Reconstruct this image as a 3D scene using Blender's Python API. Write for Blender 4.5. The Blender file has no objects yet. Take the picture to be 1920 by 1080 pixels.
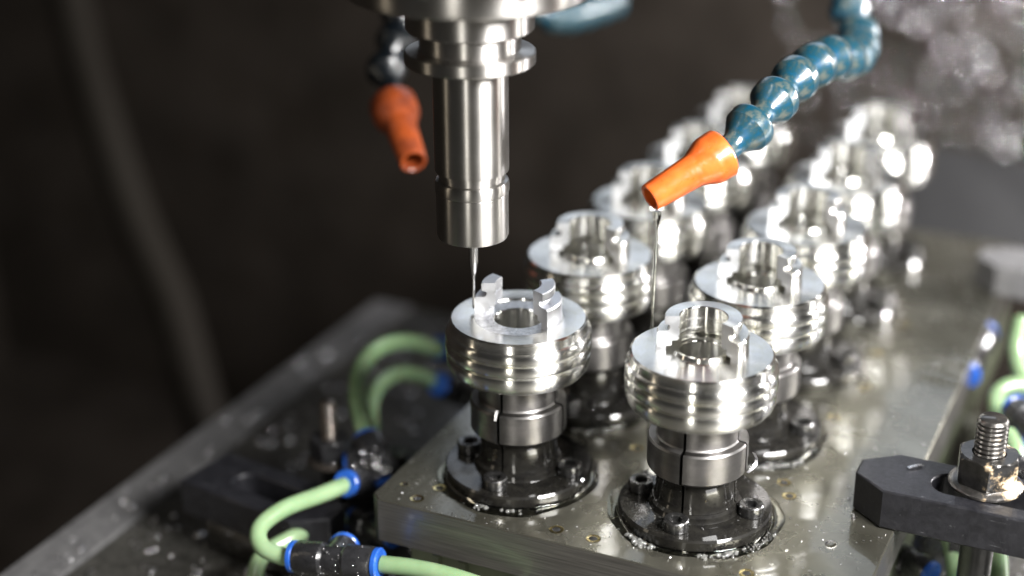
import bpy, bmesh, math, random
import numpy as np
from mathutils import Vector, Matrix
random.seed(7); rng = np.random.default_rng(7)
R = math.radians
S = 0.01                                   # geometry below is written in centimetres
sc = bpy.context.scene
COL = sc.collection

# ------------------------------------------------------------------ camera
CR = Vector((0.90610047, 0.42304461, -0.00389675))
CU = Vector((-0.16213967, 0.3557578, 0.92040595))
CF = Vector((-0.39075908, 0.83334845, -0.39094463))
CP = Vector((21.67571722, -46.76364242, 23.00373043))
FPX = 2926.7
cam = bpy.data.cameras.new('camera'); co = bpy.data.objects.new('camera', cam); COL.objects.link(co)
m = Matrix((CR, CU, -CF)).transposed().to_4x4(); m.translation = CP * S
co.matrix_world = m
cam.sensor_width = 36; cam.lens = FPX / 1920 * 36
cam.clip_start = 0.01; cam.clip_end = 50
cam.dof.use_dof = True; cam.dof.focus_distance = 0.547; cam.dof.aperture_fstop = 2.85
sc.camera = co

def at(px, py, D):                         # world point (cm) seen at a pixel of the photograph at depth D
    return CP + (CR * ((px - 960) / FPX) - CU * ((py - 540) / FPX) + CF) * D
def atz(px, py, z):
    d = CR * ((px - 960) / FPX) - CU * ((py - 540) / FPX) + CF
    return CP + d * ((z - CP.z) / d.z)

# ------------------------------------------------------------------ world, lamps, exposure
w = bpy.data.worlds.new('World'); sc.world = w; w.use_nodes = True
bg = w.node_tree.nodes['Background']; bg.inputs[0].default_value = (1.0, 0.97, 0.94, 1); bg.inputs[1].default_value = 0.025
sc.view_settings.view_transform = 'Standard'; sc.view_settings.look = 'None'
sc.view_settings.exposure = 0; sc.view_settings.gamma = 1
sc.cycles.use_denoising = True
sc.cycles.max_bounces = 8; sc.cycles.glossy_bounces = 5; sc.cycles.transmission_bounces = 6; sc.cycles.transparent_max_bounces = 8
sc.cycles.caustics_reflective = False; sc.cycles.caustics_refractive = False
sc.cycles.sample_clamp_indirect = 6

def lamp(name, loc, target, sx, sy, power, col=(1, 1, 1)):
    l = bpy.data.lights.new(name, 'AREA'); l.shape = 'RECTANGLE'; l.size = sx * S; l.size_y = sy * S
    l.energy = power; l.color = col
    o = bpy.data.objects.new(name, l); COL.objects.link(o)
    o.location = Vector(loc) * S
    o.rotation_euler = (Vector(target) - Vector(loc)).to_track_quat('-Z', 'Y').to_euler()
    return o
# machine work lamp: right of the camera, strong, a bright rectangle in the reflections
lamp('work_lamp', (50, -17, 33), (4, 2, -2), 30, 15, 16, (1, .985, .97))
# added bluish fill behind the fixture, mirrored in the disc tops
lamp('back_fill', (-12, 74, 38), (3, 4, -2), 54, 26, .50, (.80, .88, 1))
# narrow strips added to put vertical streaks into the metal reflections
lamp('streak_strip', (60, 34, 8), (2, 8, -2), 7, 60, 1.6, (1, .98, .94))
lamp('streak_strip.001', (16, -80, 12), (0, 5, -2), 7, 70, 1.6, (1, .97, .90))
lamp('streak_strip.002', (-55, -42, 15), (0, 5, -2), 6, 60, 0.25, (1, .86, .66))
# lamp low in the back right corner that lights the splashed rear wall
lamp('rear_lamp', (50, 52, 14), (12, 82, -25), 10, 10, 21, (1, .97, .98))

# ------------------------------------------------------------------ materials
MATS = {}
def nm(name):
    m = bpy.data.materials.new(name); m.use_nodes = True; MATS[name] = m
    nt = m.node_tree; b = nt.nodes['Principled BSDF']
    return m, nt, b
def N(nt, t, **k):
    n = nt.nodes.new(t)
    for a, v in k.items():
        if a.startswith('i_'): n.inputs[a[2:].replace('_', ' ')].default_value = v
        else: setattr(n, a, v)
    return n
def L(nt, a, b): nt.links.new(a, b)
def coords(nt, scale=(1, 1, 1)):
    tc = N(nt, 'ShaderNodeTexCoord'); mp = N(nt, 'ShaderNodeMapping'); mp.inputs['Scale'].default_value = tuple(s / S for s in scale)
    L(nt, tc.outputs['Object'], mp.inputs['Vector']); return mp.outputs['Vector']
def noise(nt, v, sc_=1.0, det=4, rough=.55, lac=2.0):
    n = N(nt, 'ShaderNodeTexNoise'); n.inputs['Scale'].default_value = sc_; n.inputs['Detail'].default_value = det
    n.inputs['Roughness'].default_value = rough; L(nt, v, n.inputs['Vector']); return n.outputs['Fac']
def ramp(nt, f, stops):
    r = N(nt, 'ShaderNodeValToRGB'); e = r.color_ramp.elements
    while len(e) > 1: e.remove(e[0])
    e[0].position = stops[0][0]; e[0].color = (*stops[0][1], 1)
    for p, c in stops[1:]:
        x = e.new(p); x.color = (*c, 1)
    L(nt, f, r.inputs[0]); return r.outputs[0]
def maprange(nt, f, a, b, c, d):
    n = N(nt, 'ShaderNodeMapRange'); n.inputs[1].default_value = a; n.inputs[2].default_value = b
    n.inputs[3].default_value = c; n.inputs[4].default_value = d; L(nt, f, n.inputs[0]); return n.outputs[0]
def bump(nt, b, f, dist, strength=1.0, coat=False, prev=None):
    n = N(nt, 'ShaderNodeBump'); n.inputs['Strength'].default_value = strength; n.inputs['Distance'].default_value = dist * S
    L(nt, f, n.inputs['Height'])
    if prev is not None: L(nt, prev, n.inputs['Normal'])
    L(nt, n.outputs[0], b.inputs['Coat Normal' if coat else 'Normal']); return n.outputs[0]
def add(nt, a, b, op='ADD'):
    n = N(nt, 'ShaderNodeMath', operation=op); L(nt, a, n.inputs[0])
    if isinstance(b, (int, float)): n.inputs[1].default_value = b
    else: L(nt, b, n.inputs[1])
    return n.outputs[0]

def turned_metal(name, col, col2, rough, aniso, coat=0.0, ring=0.0012, rot=.25, rr=.08):
    m, nt, b = nm(name)
    b.inputs['Metallic'].default_value = 1
    # rings left by the lathe: noise over (radius, height) only
    tc = N(nt, 'ShaderNodeTexCoord'); sp = N(nt, 'ShaderNodeSeparateXYZ'); L(nt, tc.outputs['Object'], sp.inputs[0])
    r2 = add(nt, add(nt, sp.outputs[0], sp.outputs[0], 'MULTIPLY'), add(nt, sp.outputs[1], sp.outputs[1], 'MULTIPLY'))
    rad = N(nt, 'ShaderNodeMath', operation='SQRT'); L(nt, r2, rad.inputs[0])
    cb = N(nt, 'ShaderNodeCombineXYZ'); L(nt, rad.outputs[0], cb.inputs[0]); L(nt, sp.outputs[2], cb.inputs[2])
    v = N(nt, 'ShaderNodeVectorMath', operation='SCALE'); L(nt, cb.outputs[0], v.inputs[0]); v.inputs['Scale'].default_value = 1 / S
    rings = noise(nt, v.outputs[0], 9, 3, .7)
    big = noise(nt, coords(nt), 1.3, 5, .6)
    fine = noise(nt, coords(nt), .9, 3, .5)
    mix = add(nt, big, add(nt, rings, .35, 'MULTIPLY'))
    L(nt, ramp(nt, mix, [(.45, col), (.85, col2)]), b.inputs['Base Color'])
    L(nt, maprange(nt, fine, .3, .7, rough - rr * .5, rough + rr), b.inputs['Roughness'])
    b.inputs['Anisotropic'].default_value = aniso; b.inputs['Anisotropic Rotation'].default_value = rot
    tg = N(nt, 'ShaderNodeTangent', direction_type='RADIAL', axis='Z'); L(nt, tg.outputs[0], b.inputs['Tangent'])
    bump(nt, b, rings, ring, .8)
    b.inputs['Coat Weight'].default_value = coat; b.inputs['Coat Roughness'].default_value = .03
    if coat: bump(nt, b, noise(nt, coords(nt), 2.2, 3), .03, .5, True)
    return m
turned_metal('turned_aluminium', (.90, .90, .90), (.82, .81, .74), .225, .96, ring=.0004, rr=.03)
turned_metal('polished_steel', (.46, .445, .43), (.40, .385, .36), .36, .92, ring=.0002, rr=.03)
turned_metal('collet_steel', (.24, .23, .225), (.15, .145, .14), .42, .6, coat=.25, ring=.0004, rr=.04)
turned_metal('carbide', (.60, .59, .58), (.5, .5, .5), .2, .5)

def metal(name, col, col2, rough, metallic=1.0, coat=0.0, nscale=2.0, bmp=.01, bscale=8, cbmp=.05, cb=1.5, spec=.5, cdet=3):
    m, nt, b = nm(name)
    b.inputs['Metallic'].default_value = metallic; b.inputs['Specular IOR Level'].default_value = spec
    f = noise(nt, coords(nt), nscale, 6, .6)
    L(nt, ramp(nt, f, [(.35, col), (.65, col2)]), b.inputs['Base Color'])
    L(nt, maprange(nt, noise(nt, coords(nt), nscale * 3, 4), .3, .7, rough * .75, rough * 1.35), b.inputs['Roughness'])
    bump(nt, b, noise(nt, coords(nt), bscale, 5), bmp, .7)
    b.inputs['Coat Weight'].default_value = coat; b.inputs['Coat Roughness'].default_value = .025
    if coat: bump(nt, b, noise(nt, coords(nt), cb, cdet, .5), cbmp, .6, True)
    return m
metal('milled_aluminium', (.74, .75, .78), (.66, .67, .70), .36, bmp=0, bscale=6, nscale=.6)
metal('scratched_aluminium', (.80, .80, .81), (.50, .50, .50), .3, bmp=.03, bscale=4, nscale=5)
metal('black_oxide', (.006, .0055, .005), (.016, .015, .0125), .5, metallic=0, coat=1, cbmp=.07, cb=.7, bmp=0, spec=.08, cdet=1)
metal('screw_steel', (.07, .07, .07), (.15, .147, .145), .28, metallic=.9, coat=.8, cbmp=.04, cb=4)
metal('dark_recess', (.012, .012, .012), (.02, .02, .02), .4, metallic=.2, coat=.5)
metal('clamp_black', (.010, .010, .0125), (.019, .019, .023), .42, metallic=.3, bmp=.012, bscale=26, coat=.25, cb=3, cbmp=.02)
m = MATS['clamp_black']; nt = m.node_tree; b = nt.nodes['Principled BSDF']; src = b.inputs['Base Color'].links[0].from_socket
sc1 = noise(nt, coords(nt, (.35, 6, 6)), 2.2, 6, .75); sc2 = noise(nt, coords(nt), 2.6, 6, .75)
mk = N(nt, 'ShaderNodeMath', operation='MAXIMUM'); L(nt, maprange(nt, sc1, .64, .70, 0, .8), mk.inputs[0]); L(nt, maprange(nt, sc2, .64, .74, 0, .6), mk.inputs[1])
mx = N(nt, 'ShaderNodeMix', data_type='RGBA'); L(nt, mk.outputs[0], mx.inputs[0]); L(nt, src, mx.inputs[6]); mx.inputs[7].default_value = (.22, .22, .23, 1)
L(nt, mx.outputs[2], b.inputs['Base Color'])
metal('stud_steel', (.10, .09, .085), (.26, .22, .19), .26, metallic=.9, coat=.7, cb=5, nscale=3, cbmp=.03)
metal('brass', (.72, .60, .28), (.58, .48, .22), .16, coat=.6)
metal('cast_table', (.06, .058, .052), (.13, .125, .112), .35, metallic=.55, coat=.5, bmp=.05, bscale=3, cb=.8, cbmp=.15)
metal('table_edge_steel', (.17, .168, .17), (.25, .246, .246), .45, metallic=.5, bmp=.04, bscale=2, coat=.3)
metal('chip_metal', (.80, .79, .80), (.65, .64, .66), .28)
metal('nozzle_orange', (.80, .16, .028), (.62, .095, .014), .33, metallic=0, coat=.55, bmp=.02, bscale=5, cb=4, nscale=1.2)
metal('nozzle_orange_shaded', (.27, .050, .009), (.13, .024, .007), .4, metallic=0, coat=.4, bmp=.02, bscale=5, cb=4, nscale=1.2)  # darker copy of the nozzle orange; the spindle's shade is in the colour
metal('collar_blue', (.022, .115, .50), (.015, .08, .38), .3, metallic=0, coat=.4)
metal('fitting_black', (.012, .012, .013), (.022, .022, .024), .3, metallic=0, coat=.7, cb=3)
metal('grey_polymer', (.0095, .0078, .0058), (.013, .011, .0085), .75, metallic=0, spec=.12, coat=0)
metal('old_wall', (.0095, .0071, .0048), (.022, .0175, .0135), .75, metallic=0, bmp=.25, bscale=.5, spec=.2, coat=0, nscale=.12, cb=.6, cbmp=.3)
metal('added_panel_metal', (.005, .005, .0055), (.008, .008, .0085), .5, metallic=.4, nscale=.3, bmp=.05, bscale=.7)

# worn blue plastic of the jointed hose: blue where rubbed, grey film elsewhere
def hose_mat(name, c1, c2, c3):
    m, nt, b = nm(name)
    f = noise(nt, coords(nt), 1.6, 8, .72)
    L(nt, ramp(nt, f, [(.38, c1), (.49, c2), (.60, c3)]), b.inputs['Base Color'])
    b.inputs['Roughness'].default_value = .3; b.inputs['Coat Weight'].default_value = .9; b.inputs['Coat Roughness'].default_value = .06
    bump(nt, b, noise(nt, coords(nt), 14, 4), .012, .7)
    bump(nt, b, noise(nt, coords(nt), 5, 3), .03, .6, True)
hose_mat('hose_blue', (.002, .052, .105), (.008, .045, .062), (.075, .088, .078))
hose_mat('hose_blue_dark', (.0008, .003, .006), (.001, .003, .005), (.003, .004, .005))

# green polyurethane tube
m, nt, b = nm('tube_green')
L(nt, ramp(nt, noise(nt, coords(nt), .8, 4), [(.35, (.19, .30, .15)), (.65, (.25, .36, .20))]), b.inputs['Base Color'])
b.inputs['Roughness'].default_value = .25; b.inputs['Subsurface Weight'].default_value = .15
b.inputs['Subsurface Scale'].default_value = .004; b.inputs['Coat Weight'].default_value = .6
# wet ground plate
m, nt, b = nm('wet_plate')
b.inputs['Metallic'].default_value = .85
v = coords(nt)
L(nt, ramp(nt, noise(nt, v, .35, 4, .5), [(.3, (.13, .125, .105)), (.5, (.19, .184, .163)), (.72, (.27, .263, .24))]), b.inputs['Base Color'])
L(nt, maprange(nt, noise(nt, v, .5, 3), .3, .7, .20, .36), b.inputs['Roughness'])
gr = noise(nt, coords(nt, (1.2, .05, 1)), 9, 3)
bump(nt, b, add(nt, gr, noise(nt, v, 5, 5), 'ADD'), .008, .6)
b.inputs['Coat Weight'].default_value = 1; b.inputs['Coat Roughness'].default_value = .03; b.inputs['Coat Tint'].default_value = (.96, .955, .88, 1)
bump(nt, b, noise(nt, v, .30, 2, .4), .14, .5, True)
m, nt, b = nm('plate_side')
b.inputs['Metallic'].default_value = .8
L(nt, ramp(nt, noise(nt, coords(nt, (.15, .15, 5)), 3, 5), [(.3, (.13, .125, .115)), (.7, (.24, .23, .21))]), b.inputs['Base Color'])
b.inputs['Roughness'].default_value = .38
bump(nt, b, noise(nt, coords(nt, (.1, .1, 8)), 4, 4), .012, .8)
b.inputs['Coat Weight'].default_value = .4
m, nt, b = nm('lower_plate')
L(nt, ramp(nt, noise(nt, coords(nt), .6, 5), [(.3, (.16, .18, .12)), (.7, (.26, .30, .19))]), b.inputs['Base Color'])
b.inputs['Metallic'].default_value = .4; b.inputs['Roughness'].default_value = .3; b.inputs['Coat Weight'].default_value = .8
# coolant
m, nt, b = nm('coolant')
b.inputs['Base Color'].default_value = (.93, .93, .86, 1); b.inputs['Transmission Weight'].default_value = 1
b.inputs['Roughness'].default_value = .0; b.inputs['IOR'].default_value = 1.34
m, nt, b = nm('bubble')
b.inputs['Base Color'].default_value = (.9, .9, .86, 1); b.inputs['Transmission Weight'].default_value = .85
b.inputs['Roughness'].default_value = .03; b.inputs['IOR'].default_value = 1.4; b.inputs['Coat Weight'].default_value = .5
# nut and stud with dried tan crust on the side away from the coolant
for nme, lo, base in (('crusted_nut', .60, ((.055, .053, .052), (.10, .097, .093))), ('crusted_stud', .63, ((.09, .085, .08), (.19, .18, .17)))):
    m, nt, b = nm(nme)
    tc = N(nt, 'ShaderNodeTexCoord'); sp = N(nt, 'ShaderNodeSeparateXYZ'); L(nt, tc.outputs['Object'], sp.inputs[0])
    side = add(nt, sp.outputs[0], 9.0, 'MULTIPLY')
    f = add(nt, noise(nt, coords(nt), 1.5, 7, .66), side)
    L(nt, ramp(nt, f, [(.35, base[0]), (lo - .03, base[1]), (lo + .02, (.30, .22, .13)), (lo + .10, (.62, .55, .44))]), b.inputs['Base Color'])
    L(nt, maprange(nt, f, lo - .03, lo + .05, .9, 0), b.inputs['Metallic'])
    L(nt, maprange(nt, f, lo - .03, lo + .05, .28, .6), b.inputs['Roughness'])
    b.inputs['Coat Weight'].default_value = .6; bump(nt, b, noise(nt, coords(nt), 4, 5), .02, .8)
# wet droplets thrown on the wall
m, nt, b = nm('droplet')
b.inputs['Base Color'].default_value = (.9, .89, .92, 1); b.inputs['Roughness'].default_value = .16; b.inputs['Metallic'].default_value = .9
b.inputs['Coat Weight'].default_value = 1

# ------------------------------------------------------------------ mesh helpers
def link_mesh(name, verts, faces, mat, parent=None, smooth=35, label=None):
    me = bpy.data.meshes.new(name)
    me.from_pydata([(v[0] * S, v[1] * S, v[2] * S) for v in verts], [], faces)
    bm = bmesh.new(); bm.from_mesh(me); bmesh.ops.recalc_face_normals(bm, faces=bm.faces); bm.to_mesh(me); bm.free()
    if smooth:
        me.shade_smooth(); me.set_sharp_from_angle(angle=R(smooth))
    me.materials.append(MATS[mat])
    o = bpy.data.objects.new(name, me); COL.objects.link(o)
    if parent is not None: o.parent = parent
    if label: o['label'] = label
    return o
def thing(name, label, cat, loc=(0, 0, 0), rot=(0, 0, 0), group=None):
    o = bpy.data.objects.new(name, None); COL.objects.link(o); o.empty_display_size = .01
    o.location = Vector(loc) * S; o.rotation_euler = rot
    tag(o, label, cat, group); return o
def tag(o, label=None, cat=None, group=None, kind=None):
    if label: o['label'] = label
    if cat: o['category'] = cat
    if group: o['group'] = group
    if kind: o['kind'] = kind
    return o
class MB:
    def __init__(s): s.v = []; s.f = []
    def add(s, v, f):
        n = len(s.v); s.v += [tuple(x) for x in v]; s.f += [tuple(i + n for i in q) for q in f]; return s
    def xf(s, M): s.v = [tuple(M @ Vector(x)) for x in s.v]; return s
    def obj(s, name, mat, parent=None, smooth=35, label=None, cap=None):
        o = link_mesh(name, s.v, s.f, mat, parent, smooth, label)
        if cap:
            o.data.materials.append(MATS[cap])
            for k in (1, 2): o.data.polygons[len(o.data.polygons) - k].material_index = 1
        return o
def lathe(prof, seg=96, closed=False, cap0=True, cap1=True):
    """prof: (r,z) list; cap closes the ends on the axis"""
    v = []; f = []; n = len(prof)
    for r, z in prof:
        for k in range(seg):
            a = 2 * math.pi * k / seg; v.append((r * math.cos(a), r * math.sin(a), z))
    for i in range(n - (0 if closed else 1)):
        j = (i + 1) % n
        for k in range(seg):
            q = (k + 1) % seg; f.append((i * seg + k, i * seg + q, j * seg + q, j * seg + k))
    if not closed:
        if cap0: f.append(tuple(range(seg)))
        if cap1: f.append(tuple((n - 1) * seg + k for k in range(seg)))
    return MB().add(v, f)
def sector(prof, a0, a1, seg=48):
    """closed cross-section (r,z) swept from angle a0 to a1 (degrees), flat end caps"""
    v = []; f = []; n = len(prof)
    for k in range(seg + 1):
        a = R(a0 + (a1 - a0) * k / seg)
        for r, z in prof: v.append((r * math.cos(a), r * math.sin(a), z))
    for k in range(seg):
        for i in range(n):
            j = (i + 1) % n; f.append((k * n + i, k * n + j, (k + 1) * n + j, (k + 1) * n + i))
    f.append(tuple(range(n))); f.append(tuple(seg * n + i for i in range(n)))
    o = MB().add(v, f); o.caps = 2; return o
def prism(poly, z0, z1, bev=0.0):
    n = len(poly); 
    if bev:
        cx = sum(p[0] for p in poly) / n; cy = sum(p[1] for p in poly) / n
        def ins(d): 
            out = []
            for x, y in poly:
                l = math.hypot(x - cx, y - cy); out.append((x - (x - cx) / l * d, y - (y - cy) / l * d))
            return out
        rings = [(ins(bev), z0), (poly, z0 + bev), (poly, z1 - bev), (ins(bev), z1)]
    else: rings = [(poly, z0), (poly, z1)]
    v = []; f = []
    for pl, z in rings: v += [(x, y, z) for x, y in pl]
    for i in range(len(rings) - 1):
        for k in range(n): q = (k + 1) % n; f.append((i * n + k, i * n + q, (i + 1) * n + q, (i + 1) * n + k))
    f.append(tuple(range(n))); f.append(tuple((len(rings) - 1) * n + k for k in range(n)))
    return MB().add(v, f)
def boxm(x0, x1, y0, y1, z0, z1, bev=0.0): return prism([(x0, y0), (x1, y0), (x1, y1), (x0, y1)], z0, z1, bev)
def catmull(P, n=10):
    P = [Vector(p) for p in P]; Q = [P[0] * 2 - P[1]] + P + [P[-1] * 2 - P[-2]]; out = []
    for i in range(1, len(Q) - 2):
        for k in range(n):
            t = k / n; a, b, c, d = Q[i - 1], Q[i], Q[i + 1], Q[i + 2]
            out.append(.5 * ((2 * b) + (c - a) * t + (2 * a - 5 * b + 4 * c - d) * t * t + (3 * b - a - 3 * c + d) * t ** 3))
    out.append(P[-1]); return out
def tube(P, r, seg=20, n=10, smooth=True, cap=True):
    pts = catmull(P, n) if smooth else [Vector(p) for p in P]
    v = []; f = []; up = None
    for i, p in enumerate(pts):
        t = (pts[min(i + 1, len(pts) - 1)] - pts[max(i - 1, 0)]).normalized()
        if up is None: up = t.orthogonal().normalized()
        up = (up - t * up.dot(t)).normalized(); s = t.cross(up)
        rr = r(i / (len(pts) - 1)) if callable(r) else r
        for k in range(seg):
            a = 2 * math.pi * k / seg; v.append(p + (up * math.cos(a) + s * math.sin(a)) * rr)
    for i in range(len(pts) - 1):
        for k in range(seg): q = (k + 1) % seg; f.append((i * seg + k, i * seg + q, (i + 1) * seg + q, (i + 1) * seg + k))
    if cap: f.append(tuple(range(seg))); f.append(tuple((len(pts) - 1) * seg + k for k in range(seg)))
    return MB().add(v, f)
def frame(p, d):                                      # matrix with +Z along d at p
    q = Vector(d).normalized().to_track_quat('Z', 'Y').to_matrix().to_4x4(); q.translation = Vector(p); return q
def copy_tree(o, parent=None):
    c = o.copy(); COL.objects.link(c)
    if parent is not None: c.parent = parent
    for ch in list(o.children): copy_tree(ch, c)
    return c

# ------------------------------------------------------------------ the setting
ZT = -12.0                                            # machine table
ZP = -6.45                                            # top of the fixture plate
tb = boxm(-17.2, 42, -40, 23, ZT - 5, ZT, .15).obj('machine_table', 'cast_table'); tag(tb, kind='structure')
te = MB().add(*(lambda q: (q.v, q.f))(boxm(-19.4, -17.203, -40, 23, ZT - 5, ZT + .12, .1))).obj('table_edge', 'table_edge_steel'); tag(te, kind='structure')
# pit floor, back and side walls of the machine enclosure
fl = boxm(-110, 90, -60, 85, -62, -60).obj('pit_floor', 'old_wall'); tag(fl, kind='structure')
bw = boxm(-110, 90, 85.01, 88, -60, 70).obj('back_wall', 'old_wall'); tag(bw, kind='structure')
lw = boxm(-113, -110.01, -60, 85, -60, 70).obj('side_wall', 'old_wall'); tag(lw, kind='structure')

# ------------------------------------------------------------------ turned aluminium parts
outer_prof = [(2.42, 0), (2.50, -.06), (2.505, -.12), (2.505, -.31), (2.525, -.36), (2.60, -.415), (2.645, -.48), (2.665, -.57),
           (2.66, -.69), (2.63, -.735), (2.50, -.775), (2.50, -.81), (2.63, -.845), (2.66, -.91), (2.672, -1.02), (2.662, -1.15), (2.63, -1.22), (2.50, -1.26), (2.50, -1.295),
           (2.615, -1.33), (2.64, -1.41), (2.64, -1.52), (2.62, -1.68), (2.56, -1.83), (2.46, -1.96), (2.30, -2.05), (1.5, -2.05), (1.3, -1.9)]
fl_prof = [(.86, -1.9), (.86, -.06), (.90, 0)] + outer_prof
fl_prof_milled = [(.86, -1.9), (.86, -.12), (.90, -.07), (1.60, -.07), (1.63, -.01), (1.66, 0)] + outer_prof
wall_prof = [(1.26, -.09), (1.58, -.09), (1.60, .10), (1.58, .16), (1.58, .70), (1.54, .76), (1.26, .76), (1.18, .79), (1.13, .86), (1.15, .95), (1.22, .985),
             (1.31, .985), (1.325, 1.02), (1.325, 1.27), (1.30, 1.30), (.84, 1.30), (.81, 1.27), (.81, .93), (.845, .91), (.845, .86), (.81, .84),
             (.81, .58), (.85, .56), (.85, .52), (.815, .50), (.815, .46), (.86, .44), (.86, .40), (1.06, .38), (1.06, .20), (1.26, .18)]
def flange_obj(parent, mat, full=True):
    return lathe(fl_prof if full else fl_prof_milled, 128, closed=True).obj('grooved_flange', mat, parent, 28)
def ring_part(label, loc, full=True, mat='turned_aluminium', rotz=0):
    t = thing('turned_part', label, 'machined part', loc, (0, 0, R(rotz)), 'turned aluminium parts on the mandrels')
    flange_obj(t, mat, full)
    if full:
        sector(wall_prof, -23, 205, 72).obj('slotted_wall', mat, t, 28, cap='milled_aluminium')
        # raised lip round the bore and the pin beside the opening
        lathe([(.86, .003), (.86, .10), (.90, .13), (1.0, .13), (1.05, .003)], 80, closed=True).obj('bore_lip', mat, t)
    else:
        sector(wall_prof, 160, 205, 20).obj('prong', 'milled_aluminium', t, 28)
        sector(wall_prof, -25, 45, 28).obj('prong', 'milled_aluminium', t, 28)
        lathe([(.905, -.069), (.905, -.060), (1.585, -.060), (1.585, -.069)], 96, closed=True).obj('milled_floor', 'scratched_aluminium', t)
    return t
# ------------------------------------------------------------------ mandrels
def mandrel(label, loc, body='black_oxide'):
    t = thing('expanding_mandrel', label, 'mandrel', loc, group='expanding mandrels on the fixture plate')
    lathe([(0.0, 0), (2.70, 0), (2.76, .04), (2.76, .42), (2.70, .50), (1.68, .50), (1.64, .56), (1.62, .70), (1.52, .78), (1.2, .80)], 112, cap0=False).obj('base_flange', body, t, 30)
    lathe([(.0, .78), (1.0, .78), (1.0, 4.6), (.0, 4.6)], 48, cap0=False, cap1=False).obj('core', 'dark_recess', t, 30)
    nk = [(1.05, .79), (1.50, .79), (1.44, .90), (1.43, 1.75), (1.48, 1.897), (1.05, 1.897)]
    jp = [(1.05, 1.90), (1.50, 1.90), (1.74, 2.06), (1.78, 2.12), (1.78, 3.17), (1.73, 3.24), (1.50, 3.26), (1.46, 3.32), (1.46, 4.38), (1.05, 4.38)]
    for k in range(4):
        g = 1.9
        sector(jp, 90 * k + g, 90 * k + 90 - g, 26).obj('collet_jaw', 'collet_steel', t, 30)
        sector(nk, 90 * k + g, 90 * k + 90 - g, 26).obj('jaw_neck', body, t, 30)
    for k in range(4):
        a = R(90 * k); s = thing_part('cap_screw', t, (2.07 * math.cos(a), 2.07 * math.sin(a), 0), k)
    return t
_screw = {}
def thing_part(name, parent, loc, k):
    if 'h' not in _screw:
        seg = 48; v = []; f = []
        # head with a hexagonal socket
        prof = [(.44, .503), (.45, .52), (.45, .86), (.41, .90), (.285, .90)]
        h = lathe(prof, seg, cap0=True, cap1=False)
        hexr = lambda a, r: r * math.cos(math.pi / 6) / math.cos((a % (math.pi / 3)) - math.pi / 6)
        vv = []; base = len(h.v) - seg
        top = [(hexr(2 * math.pi * k_ / seg, .245) * math.cos(2 * math.pi * k_ / seg), hexr(2 * math.pi * k_ / seg, .245) * math.sin(2 * math.pi * k_ / seg), .87) for k_ in range(seg)]
        bot = [(x, y, .66) for x, y, z in top]
        n = len(h.v); h.v += top + bot
        for k_ in range(seg):
            q = (k_ + 1) % seg
            h.f.append((base + k_, base + q, n + q, n + k_)); h.f.append((n + k_, n + q, n + seg + q, n + seg + k_))
        h.f.append(tuple(n + seg + k_ for k_ in range(seg)))
        o = h.obj(name, 'screw_steel', parent, 30); _screw['h'] = o
        wv = lathe([(.45, .503), (.52, .503), (.50, .52), (.455, .545)], 40, closed=True)
    else:
        o = _screw['h'].copy(); COL.objects.link(o); o.parent = parent
    o.location = Vector(loc) * S; o.rotation_euler = (0, 0, k * .7 + .3); return o

SP, GX = 6.76, 6.97
near_l, near_r = 'left row', 'right row'
part_labels = [[
 'aluminium part with two separate prongs directly under the milling cutter',
 'slotted aluminium part directly behind the two-pronged one being milled, orange tint inside',
 'third slotted aluminium part of the left row, behind the orange nozzle tip',
 'blurred aluminium part fourth from the front in the left row, above the nozzle',
 'faint blurred aluminium part farthest back in the left row'],
 ['sharp slotted aluminium part nearest the camera, in front of the coolant drip',
 'second slotted aluminium part of the right row, yellowish coolant film on its top',
 'third aluminium part of the right row with dark grey top face',
 'blurred bright aluminium part fourth from the front in the right row',
 'faint blurred aluminium part farthest back in the right row, below the blue hose bend']]
man_labels = [[
 'dark mandrel with split collet carrying the two-pronged part under the cutter',
 'dark mandrel second in the left row, behind the one under the cutter',
 'dark mandrel third in the left row, below the orange nozzle',
 'dark mandrel fourth in the left row, mostly hidden by parts',
 'dark mandrel at the far end of the left row'],
 ['wet black mandrel nearest the camera with bubbles round its flange',
 'wet black mandrel second in the right row, between the nearest one and the bare plate',
 'dark mandrel third in the right row',
 'dark mandrel fourth in the right row, blurred',
 'dark mandrel at the far end of the right row']]
mproto = None; rproto = None
for c in range(2):
    for r in range(5):
        x, y = c * GX, r * SP
        if mproto is None: m_ = mproto = mandrel(man_labels[0][0], (x, y, ZP))
        else:
            m_ = copy_tree(mproto); m_.location = Vector((x, y, ZP)) * S; m_['label'] = man_labels[c][r]
        if c == 0 and r == 0: ring_part(part_labels[0][0], (0, 0, 0), False); continue
        if rproto is None: p_ = rproto = ring_part(part_labels[c][r], (x, y, 0))
        else:
            p_ = copy_tree(rproto); p_.location = Vector((x, y, 0)) * S; p_['label'] = part_labels[c][r]
        p_.rotation_euler = (0, 0, R([0, 3, -2, 4, -3][r] if c == 0 else [0, -2, 3, 9, 2][r]))

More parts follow.
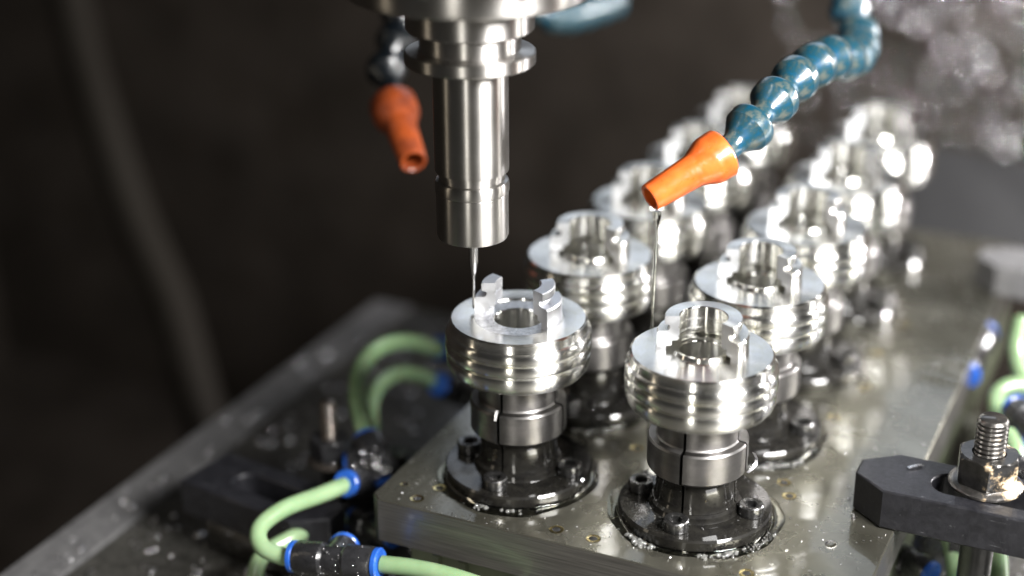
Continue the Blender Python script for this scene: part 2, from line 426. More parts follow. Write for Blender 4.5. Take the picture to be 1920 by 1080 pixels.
# ------------------------------------------------------------------ fixture plate
pt = thing('fixture_plate', 'wet ground steel plate carrying both rows of mandrels', 'fixture plate', (0, 0, ZP))
XL, XR, YF, YB = -4.24, 13.77, -3.94, 32.0
def plate_mesh():
    poly = [(XL + .35, YF), (XR, YF), (XR, YB), (XL, YB), (XL, YF + .35)]
    return poly
pp = plate_mesh()
prism(pp, -1.75, -.04).obj('plate_body', 'plate_side', pt, 30)
ins = [(XL + .40, YF + .05), (XR - .05, YF + .05), (XR - .05, YB - .05), (XL + .05, YB - .05), (XL + .05, YF + .40)]
mb = MB(); n = 5
mb.add([(x, y, -.04) for x, y in pp] + [(x, y, 0.0) for x, y in ins], [(k, (k + 1) % n, n + (k + 1) % n, n + k) for k in range(n)] + [tuple(range(n, 2 * n))])
mb.obj('plate_top', 'wet_plate', pt, 0)
for hx, hy in [(-2.58, -3.31), (-2.17, -2.28), (2.91, -3.13), (4.32, -3.14), (9.75, 2.55), (9.84, -2.99), (9.31, 3.41), (8.92, 6.87), (9.7, 9.3), (10.2, 12.5), (9.9, 16), (10.3, 19.5), (-3.5, -2.59), (3.4, 3.6)]:
    rr = .235 if (hx, hy) not in ((-3.5, -2.59),) else .12
    h = lathe([(rr + .035, .004), (rr + .02, .012), (rr, .008), (rr * .55, -.03 + .035), (0, .006)], 28, cap0=False, cap1=False).obj('threaded_hole', 'brass', pt, 30)
    h.location = Vector((hx, hy, 0)) * S
    lathe([(0, .0085), (rr * .62, .0085), (rr * .64, .006)], 24, cap0=False, cap1=False).obj('hole_shade_disc', 'dark_recess', h, 30)  # dark disc on the uncut plate, painting the shade inside the hole
# subplate below
sp_ = thing('subplate', 'pale green wet lower plate under the front edge of the fixture plate', 'lower plate', (0, 0, ZT))
boxm(XL + 1.2, XR - .3, YF + .9, YB - 1, .005, 3.79, .05).obj('plate_body', 'lower_plate', sp_, 30)
boxm(XL + 2.2, XL + 2.5, YF + .62, YF + .897, .8, 3.3, .03).obj('rib', 'lower_plate', sp_, 30)
boxm(XL + 3.3, XL + 3.6, YF + .62, YF + .897, .8, 3.3, .03).obj('rib', 'lower_plate', sp_, 30)

# ------------------------------------------------------------------ spindle, tool holder, cutter
AX = (-1.65, -.28)
th = thing('tool_holder', 'polished steel tool holder with a thin cutter, hanging from the spindle', 'tool holder', (AX[0], AX[1], 0))
lathe([(0, 5.30), (1.20, 5.30), (1.20, 5.43), (1.30, 5.46), (1.31, 5.6), (1.31, 9.25), (1.0, 9.26)], 96, cap0=False).obj('holder_body', 'polished_steel', th, 30)
lathe([(1.2, 9.27), (2.17, 9.27), (2.25, 9.34), (2.25, 9.70), (2.20, 9.75), (1.80, 9.77), (1.74, 9.80), (1.74, 10.42), (1.80, 10.45), (2.14, 10.46), (2.2, 10.52), (2.2, 11.30), (1.5, 11.30)], 96, closed=True).obj('gripper_flange', 'polished_steel', th, 30)
lathe([(.17, 2.92), (1.10, 2.92), (1.24, 2.98), (1.28, 3.07), (1.285, 4.63), (1.27, 4.655), (1.30, 4.68), (1.315, 4.72), (1.315, 5.02), (1.28, 5.10), (1.17, 5.14), (1.17, 5.32), (.6, 5.32), (.17, 3.1)], 112, closed=True).obj('collet_nut', 'polished_steel', th, 30)
lathe([(0, .14), (.045, .14), (.06, .17), (.06, 1.30), (.075, 1.40), (.155, 1.92), (.165, 2.0), (.165, 3.0), (0, 3.0)], 32, cap0=False, cap1=False).obj('cutter', 'carbide', th, 40)
sn = thing('spindle', 'wide steel spindle nose at the top edge above the tool holder', 'spindle', (AX[0], AX[1], 11.32))
lathe([(0, 0), (2.5, 0), (3.9, .30), (4.15, .42), (4.2, .6), (4.2, 1.5), (4.5, 1.6), (6.2, 1.9), (6.4, 2.2), (6.4, 12), (0, 12)], 96, cap0=False, cap1=False).obj('nose', 'polished_steel', sn, 30)
for k in range(8):
    a = R(45 * k + 10); b_ = lathe([(0, 0), (.32, 0), (.36, .04), (.36, .4), (0, .4)], 24, cap0=False).obj('ring_screw', 'screw_steel', sn, 30)
    b_.location = Vector((5.2 * math.cos(a), 5.2 * math.sin(a), 1.36)) * S

# ------------------------------------------------------------------ jointed coolant hoses
seg_prof = [(.0, -.32), (.43, -.32), (.46, -.22), (.46, .0), (.45, .05), (.45, .36), (.50, .46), (.83, .90), (.86, .93), (.885, 1.24), (.875, 1.30), (.82, 1.38), (.70, 1.43), (.50, 1.46), (0, 1.47)]
def hose_segments(t, pts, mat, scale=1.0, first=None):
    """pts: centres of consecutive segment starts"""
    pr = None
    for a, b_ in zip(pts[:-1], pts[1:]):
        if pr is None:
            o = pr = lathe([(r * scale, z * scale * 1.2) for r, z in seg_prof], 40, cap0=False, cap1=False).obj('segment', mat, t, 24)
        else:
            o = pr.copy(); COL.objects.link(o); o.parent = t
        m_ = frame((0, 0, 0), b_ - a); m_.translation = (a - HO) * S
        o.matrix_local = m_
noz = [(.36, 0), (.385, -.02), (.47, -.02), (.505, .03), (.60, 1.80), (.64, 1.90), (.80, 2.22), (.865, 2.36), (.885, 2.46), (.905, 2.97), (.86, 3.04), (.50, 3.04), (.50, 2.2), (.40, 1.2)]
def jointed_hose(label, tip, wide, segs, mat, nmat='nozzle_orange', nr=1.0):
    global HO
    HO = Vector(tip)
    t = thing('coolant_hose', label, 'coolant hose', tip, group='jointed coolant hoses')
    d = (Vector(wide) - Vector(tip)); ln = d.length
    k = ln / 3.0
    o = lathe([(r * nr, z * k) for r, z in noz], 56, closed=True).obj('nozzle', nmat, t, 32)
    m_ = frame((0, 0, 0), d); o.matrix_local = m_
    hose_segments(t, [Vector(p) for p in segs], mat)
    return t
tipR = at(1219, 371, 53.6); wideR = at(1354, 287, 54.3)
path = catmull([at(1362, 282, 54.4), at(1408, 238, 54.9), at(1455, 184, 56), at(1502, 138, 57.6), at(1556, 108, 60), at(1600, 108, 63), at(1611, 66, 66.5), at(1588, 8, 68), at(1570, -60, 69), at(1560, -160, 69), at(1560, -300, 69)], 24)
def resample(path, step, n):
    out = [path[0]]; acc = 0
    for a, b_ in zip(path[:-1], path[1:]):
        l = (b_ - a).length
        while acc + l >= step:
            t = (step - acc) / l; a = a + (b_ - a) * t; out.append(a.copy()); l = (b_ - a).length; acc = 0
            if len(out) >= n: return out
        acc += l
    return out
jointed_hose('blue jointed hose with bright orange nozzle dripping over the nearest part', tipR, wideR, resample(path, 1.82, 15), 'hose_blue')
pathL = catmull([at(733, 172, 66), at(722, 120, 67), at(748, 62, 68), at(752, 0, 69), at(750, -80, 69)], 24)
jointed_hose('dark jointed hose with shade-darkened orange nozzle left of the tool holder', at(775, 303, 63.0), at(736, 196, 65.6), resample(pathL, 1.7, 4), 'hose_blue_dark', 'nozzle_orange_shaded', 1.12)
# short length of blue hose by the spindle
pathS = catmull([at(1010, 22, 78), at(1060, 30, 80), at(1120, 14, 82), at(1180, -14, 84), at(1240, -60, 86)], 24)
HO = pathS[0].copy()
ts = thing('coolant_hose', 'piece of blue jointed hose at the top edge right of the spindle', 'coolant hose', pathS[0], group='jointed coolant hoses')
hose_segments(ts, resample(pathS, 1.27, 6), 'hose_blue')
# thin drip
st = at(1231, 396, 54.6)
a_ = atz(1228, 660, -.5); 
tube([Vector((st.x + .03 * math.sin(k * .33), st.y + .02 * math.sin(k * .5 + 1), st.z - k * .25)) for k in range(int((st.z + 6.2) / .25))], lambda u: (.062 - .02 * u + .08 * max(0, 1 - u * 14)) * (1 + .3 * math.sin(u * 34 + 3 * math.sin(u * 13))), 14, 3).obj('coolant_drip', 'coolant')
tag(bpy.data.objects['coolant_drip'], 'thin clear drip of coolant falling from the bright orange nozzle', 'liquid')

# ------------------------------------------------------------------ strap clamp, stud, nut
def strap(name, label, loc, rotz, length, slot, mat='clamp_black'):
    t = thing(name, label, 'clamp', loc, (0, 0, rotz), 'strap clamps')
    wd = 1.45
    outer = [(0, -wd + .95), (1.2, -wd), (length, -wd), (length, wd), (1.2, wd), (0, wd - .95)]
    s0, s1, sr = slot; inner = []
    for k in range(13): a = R(90 + 180 * k / 12); inner.append((s0 + sr * math.cos(a), sr * math.sin(a)))
    for k in range(13): a = R(-90 + 180 * k / 12); inner.append((s1 + sr * math.cos(a), sr * math.sin(a)))
    bm = bmesh.new()
    def ring(pts, z): return [bm.verts.new((x * S, y * S, z * S)) for x, y in pts]
    top = ring(outer, 1.5); ti = ring(inner, 1.5)
    es = [bm.edges.new((top[k], top[(k + 1) % len(top)])) for k in range(len(top))] + [bm.edges.new((ti[k], ti[(k + 1) % len(ti)])) for k in range(len(ti))]
    bmesh.ops.triangle_fill(bm, use_beauty=True, edges=es)
    g = bmesh.ops.extrude_face_region(bm, geom=list(bm.faces))
    bmesh.ops.translate(bm, vec=(0, 0, -1.5 * S), verts=[x for x in g['geom'] if isinstance(x, bmesh.types.BMVert)])
    bmesh.ops.recalc_face_normals(bm, faces=bm.faces)
    me = bpy.data.meshes.new('strap'); bm.to_mesh(me); bm.free(); me.materials.append(MATS[mat])
    o = bpy.data.objects.new('strap', me); COL.objects.link(o); o.parent = t
    bv = o.modifiers.new('bevel', 'BEVEL'); bv.width = .07 * S; bv.segments = 2; bv.limit_method = 'ANGLE'; bv.angle_limit = R(40)
    me.shade_smooth(); me.set_sharp_from_angle(angle=R(35))
    return t
CY = 3.15
strap('strap_clamp', 'black octagonal-ended strap clamp pressing on the right edge of the plate', (12.05, CY, ZP + .03), 0, 12, (3.35, 6.6, .72))
def threaded(r, pitch, h, seg=24, taper=.12):
    v = []; f = []; m_ = int(h / pitch * 8)
    for i in range(m_ + 1):
        z = h * i / m_
        for k in range(seg):
            ph = (z / pitch - k / seg) % 1.0
            rr = r - .13 * pitch * 5 * abs(ph - .5) * .9
            if z > h - taper: rr = min(rr, r - (z - (h - taper)) * .9)
            a = 2 * math.pi * k / seg; v.append((rr * math.cos(a), rr * math.sin(a), z))
    for i in range(m_):
        for k in range(seg): q = (k + 1) % seg; f.append((i * seg + k, i * seg + q, (i + 1) * seg + q, (i + 1) * seg + k))
    f.append(tuple(range(seg))); f.append(tuple(m_ * seg + k for k in range(seg)))
    return MB().add(v, f)
def hexnut(r, h, mat, t, z, hole):
    mbx = MB(); seg = 72; hx = lambda a: r * math.cos(math.pi / 6) / math.cos(((a + .35) % (math.pi / 3)) - math.pi / 6)
    rows = [(lambda a: hole + .03, h), (lambda a: min(hx(a), r * .86) * .985, h), (lambda a: min(hx(a), r * .94), h - .05), (lambda a: hx(a), h - .13), (lambda a: hx(a), .12), (lambda a: min(hx(a), r * .93), 0), (lambda a: hole + .03, 0)]
    for fr, zz in rows: mbx.v += [(fr(2 * math.pi * k / seg) * math.cos(2 * math.pi * k / seg), fr(2 * math.pi * k / seg) * math.sin(2 * math.pi * k / seg), zz) for k in range(seg)]
    for i in range(len(rows) - 1):
        for k in range(seg): q = (k + 1) % seg; mbx.f.append((i * seg + k, i * seg + q, (i + 1) * seg + q, (i + 1) * seg + k))
    o = mbx.obj('hex_nut', mat, t, 25); o.location = (0, 0, z * S); return o
def stud(label, loc, z0, znut, ztop, r=.56, mat='stud_steel', nmat='crusted_nut', nr=1.13, nh=1.05):
    t = thing('clamp_stud', label, 'threaded stud', loc, group='threaded studs with nuts')
    zs = znut - .3; o = threaded(r, .175, ztop - zs).obj('threaded_rod', mat, t, 60); o.location = (0, 0, zs * S)
    lathe([(0, z0), (r * 1.05, z0), (r * 1.05, zs - .003), (0, zs - .003)], 32, cap0=False, cap1=False).obj('shank', 'dark_recess', t, 30)
    lathe([(r + .03, 0), (1.25 * nr / 1.13, 0), (1.29 * nr / 1.13, .05), (1.29 * nr / 1.13, .13), (1.2 * nr / 1.13, .2), (nr * .9, .26), (r + .03, .26)], 64, closed=True).obj('washer', mat, t, 30).location = (0, 0, znut * S)
    hexnut(nr, nh, nmat, t, znut + .262, r)
    return t
stud('threaded stud and tan-crusted hex nut on the near black strap clamp', (16.42, CY + .45, 0), -11.9, -4.915, -2.25, mat='crusted_stud')
lathe([(.0, 0), (.75, 0), (.75, 5.3), (0, 5.3)], 40, cap0=False, cap1=False).obj('clamp_post', 'black_oxide'); o = bpy.data.objects['clamp_post']; o.location = Vector((20.5, CY, ZT + .21)) * S
tag(o, 'round black post holding up the outer end of the near strap clamp', 'support post')
# far clamp at the right edge, far end of the plate
c2 = strap('strap_clamp', 'blurred grey strap clamp at the right edge near the far end of the plate', (12.4, 26.2, ZP + .03), R(-5), 14, (3.35, 6.6, .72), 'table_edge_steel')
# left clamp and its stud
c3 = strap('strap_clamp', 'blurred black strap clamp lying left of the green tubes', (-6.9, -2.0, -10.4), R(172), 7, (2.0, 4.6, .6))
boxm(-2.2, 2.2, -1.3, 1.3, 0, 1.2, .05).obj('riser', 'black_oxide', c3).location = Vector((3.6, 0, -1.25)) * S
stud('thin blurred threaded stud with black nut left of the green arches', (-8.95, .95, 0), -11.9, -8.55, -5.75, .36, 'stud_steel', 'fitting_black', .85, .9)

# ------------------------------------------------------------------ pneumatic fittings and tubes
def collar(parent, name, p, d, r, ln, mat):
    o = lathe([(0, 0), (r * .93, 0), (r, .04), (r, ln - .05), (r * .9, ln), (0, ln)], 36, cap0=False, cap1=False).obj(name, mat, parent, 30)
    m_ = frame((0, 0, 0), d); m_.translation = (Vector(p) - FO) * S; o.matrix_local = m_; return o
def fitting(label, a, b_, r=.62, cr=.5, rot=None, tee=None):
    """black push-in union from a to b with a blue collar on each end"""
    global FO
    FO = Vector(a); t = thing('push_fitting', label, 'air fitting', a, group='black push-in air fittings')
    a = Vector(a); b_ = Vector(b_); d = (b_ - a).normalized(); ln = (b_ - a).length
    collar(t, 'collar', a - d * .22, d, cr + .04, .24, 'collar_blue'); collar(t, 'collar', b_ - d * .02, d, cr + .04, .24, 'collar_blue')
    o = lathe([(0, .025), (r * .93, .025), (r, .12), (r, ln * .34), (r * .86, ln * .38), (r * .86, ln * .62), (r, ln * .66), (r, ln - .12), (r * .93, ln - .025), (0, ln - .025)], 40, cap0=False, cap1=False).obj('fitting_body', 'fitting_black', t, 30)
    o.matrix_local = frame((0, 0, 0), d)
    if tee is not None:
        o = lathe([(0, 0), (r * .9, 0), (r * .9, 1.0), (0, 1.0)], 36, cap0=False).obj('branch', 'fitting_black', t, 30)
        m_ = frame((0, 0, 0), Vector(tee)); m_.translation = ((a + b_) / 2 - FO) * S; o.matrix_local = m_
        collar(t, 'collar', (a + b_) / 2 + Vector(tee).normalized() * .98, Vector(tee), cr + .04, .24, 'collar_blue')
    return t
def gtube(label, pts, r=.33):
    o = tube(pts, r, 20, 12).obj('air_tube', 'tube_green'); tag(o, label, 'air tube', 'green air tubes'); return o
# front left
fa, fb = at(556, 1044, 57.5), at(704, 1057, 56.5)
fitting('black union lying lowest left of the plate, blue collar at each end', fa, fb, .63, .56, tee=(-.2, .75, -.1))
gtube('green tube curling left from the upper fitting down to the lowest union', [at(650, 908, 61), at(600, 928, 60.2), at(530, 955, 59), at(487, 990, 58.2), at(492, 1025, 57.8), at(530, 1043, 57.6), at(556, 1046, 57.5)])
gtube('green tube dipping behind the lowest union towards the bottom edge', [at(650, 972, 62), at(600, 985, 61.5), at(540, 1012, 60.5), at(490, 1045, 60), at(478, 1095, 60), at(480, 1180, 60)])
gtube('green tube running right from the lowest union along the plate front', [at(716, 1058, 56.4), at(780, 1066, 56), at(850, 1082, 55.5), at(950, 1115, 55)])
# upper left
fitting('black elbow with blue collar at the end of the curling green tube', at(652, 906, 61), at(705, 900, 63), .6, .5)
fitting('black fitting with droplets below the green arches', at(688, 822, 63.5), at(720, 905, 62.5), .75, .5, tee=(-.9, -.4, -.2))
fitting('black fitting below the left end of the plate edge', at(668, 975, 62.0), at(735, 1003, 60.5), .55, .45)
gtube('larger green arch rising from the upper fitting to the blue collar behind the plate', [at(684, 815, 63.5), at(670, 745, 64.2), at(678, 690, 65.5), at(712, 652, 67), at(765, 641, 69), at(822, 655, 71)], .385)
gtube('smaller green arch nested inside the larger one', [at(700, 818, 66), at(695, 765, 67), at(712, 722, 68.5), at(750, 700, 70), at(798, 708, 71.5), at(830, 730, 72)], .36)
fitting('black fitting behind the left edge of the plate at the upper arch end', at(826, 652, 71.2), at(880, 670, 73), .62, .52)
fitting('black fitting behind the left edge of the plate at the lower arch end', at(826, 722, 71.5), at(880, 745, 73), .62, .52)
# right side
mf = thing('air_manifold', 'long black block with fittings beside the right edge of the plate', 'manifold', (16.2, 14, ZT))
boxm(-1.1, 1.1, -7.5, 9.0, .005, 3.0, .08).obj('block', 'fitting_black', mf, 30)
for k_ in range(6):
    o = lathe([(0, 3.0), (.62, 3.003), (.62, 3.6), (.5, 3.7), (.5, 3.9), (0, 3.9)], 28, cap0=False, cap1=False).obj('port_fitting', 'fitting_black' if k_ % 2 else 'screw_steel', mf, 30)
    o.location = Vector((.25 * (-1) ** k_, -6.5 + 2.7 * k_, 0)) * S
    c_ = lathe([(0, 3.9), (.54, 3.903), (.54, 4.1), (0, 4.1)], 28, cap0=False, cap1=False).obj('collar', 'collar_blue', o, 30)
ml = thing('air_manifold', 'bulky wet black block under the fittings left of the plate', 'manifold', (-7.3, 1.2, ZT))
boxm(-1.3, 1.2, -2.2, 3.2, .005, 2.7, .1).obj('block', 'fitting_black', ml, 30)
for k_ in range(3):
    o = lathe([(0, 2.7), (.5, 2.703), (.5, 3.1), (.4, 3.2), (0, 3.2)], 28, cap0=False, cap1=False).obj('port_fitting', 'screw_steel', ml, 30); o.location = Vector((-.4 + .3 * k_, -1.2 + 1.6 * k_, 0)) * S
fitting('dark fitting with blue collar under the right manifold tubes', at(1890, 870, 60), at(1950, 905, 59), .6, .55)
fitting('blurred fitting with blue collar beside the far right edge of the plate', at(1845, 628, 72), at(1812, 700, 69), .62, .6)
fitting('black fitting with blue collar behind the crusted nut', at(1905, 768, 64), at(1960, 820, 62), .62, .55)
gtube('green tube arching behind the crusted nut', [at(1868, 778, 66), at(1872, 738, 66), at(1905, 722, 66), at(1960, 735, 66)], .36)
gtube('green tube at the right edge above the crusted nut', [at(1915, 600, 70), at(1906, 660, 69), at(1925, 715, 68), at(1970, 740, 68)], .36)
gtube('green tube curving behind the stud at the right edge', [at(1890, 815, 62), at(1905, 850, 61), at(1902, 905, 60), at(1880, 960, 59)], .36)
gtube('green tube passing under the near strap clamp', [at(1740, 930, 63), at(1775, 985, 61), at(1790, 1040, 60), at(1800, 1120, 59)], .4)
gtube('darker green tube under the clamp beside the stud', [at(1850, 940, 60), at(1868, 1010, 59), at(1875, 1100, 58)], .36)
fitting('black fitting under the near strap clamp', at(1680, 1040, 60), at(1740, 1075, 59), .6, .5)

# ------------------------------------------------------------------ background pieces
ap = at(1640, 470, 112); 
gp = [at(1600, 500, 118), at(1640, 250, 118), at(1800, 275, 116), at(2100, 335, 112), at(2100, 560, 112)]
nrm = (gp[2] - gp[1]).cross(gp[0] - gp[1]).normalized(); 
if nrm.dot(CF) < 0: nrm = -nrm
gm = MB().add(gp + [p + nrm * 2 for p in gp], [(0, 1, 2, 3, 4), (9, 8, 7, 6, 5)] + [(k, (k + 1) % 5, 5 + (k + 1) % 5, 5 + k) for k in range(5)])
o = gm.obj('added_dark_panel', 'added_panel_metal', None, 0); tag(o, 'smooth dark panel added behind the far end of the plate', 'panel')  # plain dark panel put in to fill the dark area behind the plate
o = tube([at(110, -120, 120), at(150, 80, 118), at(190, 220, 116), at(250, 400, 114), at(320, 560, 112), at(360, 700, 110), at(400, 860, 109), at(430, 1050, 108)], 1.5, 24).obj('cable_conduit', 'grey_polymer')
tag(o, 'faint dark conduit hanging diagonally in the left background', 'conduit')

# ------------------------------------------------------------------ loose stuff: chips, bubbles, droplets
def ico():
    bm = bmesh.new(); bmesh.ops.create_icosphere(bm, subdivisions=2, radius=1); v = np.array([x.co[:] for x in bm.verts]); f = [tuple(q.index for q in t.verts) for t in bm.faces]; bm.free(); return v, np.array(f)
IV, IF = ico()
def spheres(name, pts, rads, mat, squash=1.0, stretch=None, flat=None):
    V = []; F = []
    for i, (p, r) in enumerate(zip(pts, rads)):
        s = np.array([r, r, r * squash]) if stretch is None else np.array([r, r * .5, r * stretch[i]])
        if flat is not None: s = np.array([r, r * flat, r * stretch[i]])
        V.append(IV * s + np.array(p)); F.append(IF + i * len(IV))
    V = np.concatenate(V) * S; F = np.concatenate(F)
    me = bpy.data.meshes.new(name); me.from_pydata(V.tolist(), [], F.tolist()); me.shade_smooth(); me.materials.append(MATS[mat])
    o = bpy.data.objects.new(name, me); COL.objects.link(o); return o
def flakes(name, pts, size, mat, tilt=.6):
    """small bent slivers of swarf, each a curled strip with thickness"""
    V = []; F = []
    for p, s in zip(pts, size):
        a = rng.uniform(0, 6.28); L_ = s * rng.uniform(.6, 1.8); wd = s * rng.uniform(.15, .4); curl = rng.uniform(.2, 1.4); tl = rng.normal(0, tilt)
        ca, sa = math.cos(a), math.sin(a); n0 = len(V); ct, s_t = math.cos(tl), math.sin(tl)
        for k in range(5):
            u = k / 4 - .5; x = L_ * u; z = curl * L_ * (.25 - u * u)
            for yy, dz in ((-wd / 2, 0), (wd / 2, 0), (wd / 2, .02), (-wd / 2, .02)):
                y2 = yy * ct - dz * s_t; z2 = z + dz * ct + yy * s_t + abs(wd * s_t) / 2
                V.append((p[0] + x * ca - y2 * sa, p[1] + x * sa + y2 * ca, p[2] + z2))
        for k in range(4):
            for q in range(4): b0 = n0 + k * 4; F.append((b0 + q, b0 + (q + 1) % 4, b0 + 4 + (q + 1) % 4, b0 + 4 + q))
        F.append((n0, n0 + 1, n0 + 2, n0 + 3)); F.append((n0 + 16, n0 + 17, n0 + 18, n0 + 19))
    return link_mesh(name, V, F, mat, None, 50)
# bubbles round the bases
def bubble_arc(cx, cy, a0, a1, n, rmin=.02, rmax=.085, spread=.16, nm_='coolant_bubbles'):
    P = []; Q = []
    for _ in range(n):
        a = R(rng.uniform(a0, a1)); r = rmin + (rmax - rmin) * rng.random() ** 2.2
        d = 2.79 + r + abs(rng.normal(0, spread)); P.append((cx + d * math.cos(a), cy + d * math.sin(a), ZP + r * .55)); Q.append(r)
    return P, Q
P, Q = [], []
for args in [(GX, 0, 236, 262, 60, .02, .11, .14), (GX, 0, 290, 318, 60, .03, .10, .12), (GX, 0, 318, 356, 110, .02, .06, .16), (0, 0, 262, 272, 14, .03, .11, .12), (0, 0, 282, 296, 18, .02, .09, .12),
             (GX, SP, 285, 330, 150, .03, .09, .12), (0, SP, 280, 320, 50, .03, .09, .2)]:
    a, b_ = bubble_arc(*args); P += a; Q += b_
o = spheres('coolant_bubbles', P, Q, 'bubble'); tag(o, 'clusters of clear coolant bubbles at the foot of the mandrel flanges', 'bubbles', kind='stuff')
# coolant creeping up round each base: low clear ring
for i, (cx, cy, l_) in enumerate([(0, 0, 'ring of coolant pooled round the flange of the mandrel under the cutter'), (GX, 0, 'ring of coolant pooled round the nearest mandrel flange'),
                    (0, SP, 'ring of coolant pooled round the second left mandrel flange'), (GX, SP, 'ring of coolant pooled round the second right mandrel flange')]):
    pr_ = []; segs = 96; V = []; F = []
    ph = rng.uniform(0, 6.28, 4)
    for k in range(segs):
        a = 2 * math.pi * k / segs
        wd = .34 + .10 * math.sin(2 * a + ph[0]) + .06 * math.sin(5 * a + ph[1]) + .03 * math.sin(11 * a + ph[2])
        for u, z in ((0, .003), (0, .11), (.06, .08), (.2, .05), (.5, .032), (.85, .022), (1, .003)):
            r_ = 2.763 + u * wd; V.append((cx + r_ * math.cos(a), cy + r_ * math.sin(a), ZP + z))
    for k in range(segs):
        for q in range(7): k2 = (k + 1) % segs; q2 = (q + 1) % 7; F.append((k * 7 + q, k2 * 7 + q, k2 * 7 + q2, k * 7 + q2))
    o = link_mesh('coolant_puddle', V, F, 'coolant', None, 50); tag(o, l_, 'puddle', 'puddles round the mandrels')
# swarf on the plate
def on_plate(n):
    out = []
    while len(out) < n:
        x, y = rng.uniform(XL + .1, XR - .1), YF + .1 + (YB - YF - .3) * rng.random() ** 1.3
        if all(math.hypot(x - c * GX, y - r * SP) > 2.9 for c in range(2) for r in range(5)): out.append((x, y, ZP + .005))
    return out
P = on_plate(520); o = flakes('fine_swarf', P, rng.uniform(.02, .085, len(P)), 'chip_metal', .8); tag(o, 'fine aluminium specks scattered over the wet plate', 'swarf', kind='stuff')
P = []
for c in range(2):
    for r in range(3):
        for _ in range(12):
            a = rng.uniform(0, 6.28); d = rng.uniform(1.75, 2.65); P.append((c * GX + d * math.cos(a), r * SP + d * math.sin(a), ZP + .505))
o = flakes('flange_swarf', P, rng.uniform(.02, .08, len(P)), 'chip_metal', .8); tag(o, 'tiny bright chips lying on the wet black mandrel flanges', 'swarf', kind='stuff')
# visible single chips
def chip(label, p, s, seed):
    global rng
    keep = rng; rng = np.random.default_rng(seed)
    o = flakes('metal_chip', [(0, 0, 0)], [s], 'chip_metal', .3); rng = keep
    o.location = Vector(p) * S; tag(o, label, 'metal chip', 'larger chips'); return o
q = atz(1558, 1020, ZP); chip('bright sliver of metal lying on bare plate left of the clamp tip', (q.x, q.y, ZP + .01), .42, 3)
q = atz(1600, 970, ZP); chip('thin short chip on the plate just left of the clamp corner', (q.x, q.y, ZP + .01), .3, 5)
q = atz(1716, 876, -4.9); o = chip('pale flake stuck on top of the near strap clamp', (q.x, q.y, -4.88), .5, 11)
q = (GX + 1.95 * math.cos(R(-3)), 1.9 * math.sin(R(-3)), -3.9); o = chip('curled chip hanging from the collet of the nearest mandrel', q, .45, 8); o.rotation_euler = (.4, 1.2, .2)
q = (GX + 1.6, -.1, -5.9); chip('curled chip lying behind the right screw of the nearest mandrel', (GX + 1.95, .75, -5.93), .5, 12)
q = (math.cos(R(268)) * 1.80, math.sin(R(268)) * 1.80, -3.2); o = chip('chip caught in the front slit of the mandrel under the cutter', q, .3, 21); o.rotation_euler = (1.2, .3, .2)
# swarf on the table, big enough to make round out-of-focus glints
P = [(rng.uniform(-16.8, XL - .5), rng.uniform(-12, 22), ZT + .02) for _ in range(330)] + [(rng.uniform(XR + .3, 34), rng.uniform(-6, 22), ZT + .02) for _ in range(700)]
o = flakes('table_swarf', P, rng.uniform(.10, .34, len(P)), 'chip_metal', 1.0); tag(o, 'loose wet chips strewn over the machine table', 'swarf', kind='stuff')
P = [(rng.uniform(-19.2, -17.4), rng.uniform(-7, 22), ZT + .12) for _ in range(90)]
o = flakes('edge_swarf', P, rng.uniform(.06, .2, len(P)), 'chip_metal', 1.0); tag(o, 'chips lying along the grey table edge', 'swarf', kind='stuff')
P = [(16.2 + rng.uniform(-1.1, 1.1), 14 + rng.uniform(-7.4, 8.9), ZT + 3.0) for _ in range(90)]
o = spheres('manifold_droplets', P, rng.uniform(.05, .17, 90), 'droplet', .6); tag(o, 'droplets standing on the long black block at the right', 'droplets', kind='stuff')
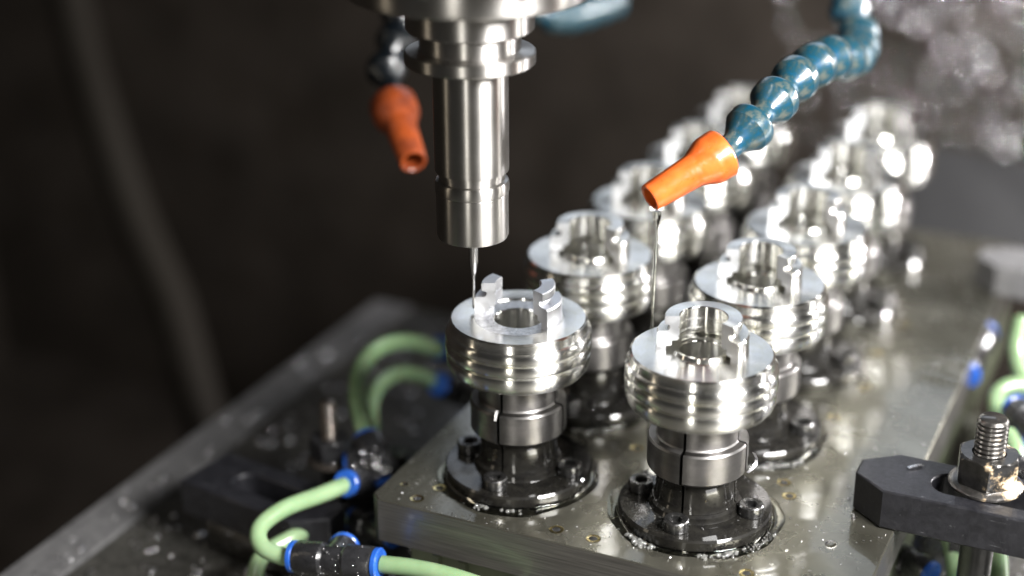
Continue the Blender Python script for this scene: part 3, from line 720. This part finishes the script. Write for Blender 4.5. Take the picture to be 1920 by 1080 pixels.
# beads of coolant on the table and on the plate
P = [(rng.uniform(-16.8, -8.2), rng.uniform(-9, 20), ZT) for _ in range(110)] + [(rng.uniform(-19.1, -17.6), rng.uniform(-6, 20), ZT + .12) for _ in range(16)] + [(rng.uniform(XR + .4, 15), rng.uniform(0, 22), ZT) for _ in range(30)]
o = spheres('table_droplets', P, rng.uniform(.08, .26, len(P)), 'droplet', .45); tag(o, 'beads of coolant lying on the machine table', 'droplets', kind='stuff')
P = on_plate(330); o = spheres('plate_droplets', P, .012 + .05 * rng.random(len(P)) ** 3, 'bubble', .5); tag(o, 'small clear coolant beads on the fixture plate', 'droplets', kind='stuff')
# droplets on the wall, densest at the top right
P = []; Q = []; ST = []
SPOT = []; tries = 0
while len(P) < 150 and tries < 20000:
    tries += 1
    px, py = rng.uniform(1430, 1990), rng.uniform(-120, 420)
    dens = min(1, max(0.0, (px - 1450) / 350)) * min(1, max(0.05, (430 - py) / 260))
    if rng.random() > dens or any(math.hypot(px - a, py - b) < 25 for a, b in SPOT): continue
    SPOT.append((px, py))
    d = CR * ((px - 960) / FPX) - CU * ((py - 540) / FPX) + CF
    p = CP + d * ((84.9 - CP.y) / d.y); P.append(tuple(p)); Q.append(.15 + .30 * rng.random() ** 1.6); ST.append(rng.uniform(.9, 1.3))
o = spheres('wall_droplets', P, Q, 'droplet', 1, ST, flat=.42); tag(o, 'bright coolant droplets splashed over the rear wall at the upper right', 'droplets', kind='stuff')
# wet glints on the dark fittings
P = []; Q = []
for px, py, D in [(700, 860, 62.4), (660, 880, 62.4), (720, 880, 62)]:
    for _ in range(10): p = at(px + rng.normal(0, 22), py + rng.normal(0, 18), D - .4); P.append(tuple(p)); Q.append(rng.uniform(.03, .08))
o = spheres('fitting_droplets', P, Q, 'droplet'); tag(o, 'droplets beaded on the black fitting below the green arches', 'droplets', kind='stuff')
P = []; Q = []
for _ in range(26):
    u = rng.random(); p = fa + (fb - fa) * u; dd = Vector((rng.normal(), rng.normal(), rng.normal())); ax_ = (fb - fa).normalized(); dd = (dd - ax_ * dd.dot(ax_)).normalized()
    if dd.dot(-CF) < -.2: dd = -dd
    P.append(tuple(p + dd * .62)); Q.append(rng.uniform(.012, .035))
o = spheres('union_droplets', P, Q, 'droplet'); tag(o, 'fine droplets beaded on the lowest black union', 'droplets', kind='stuff')
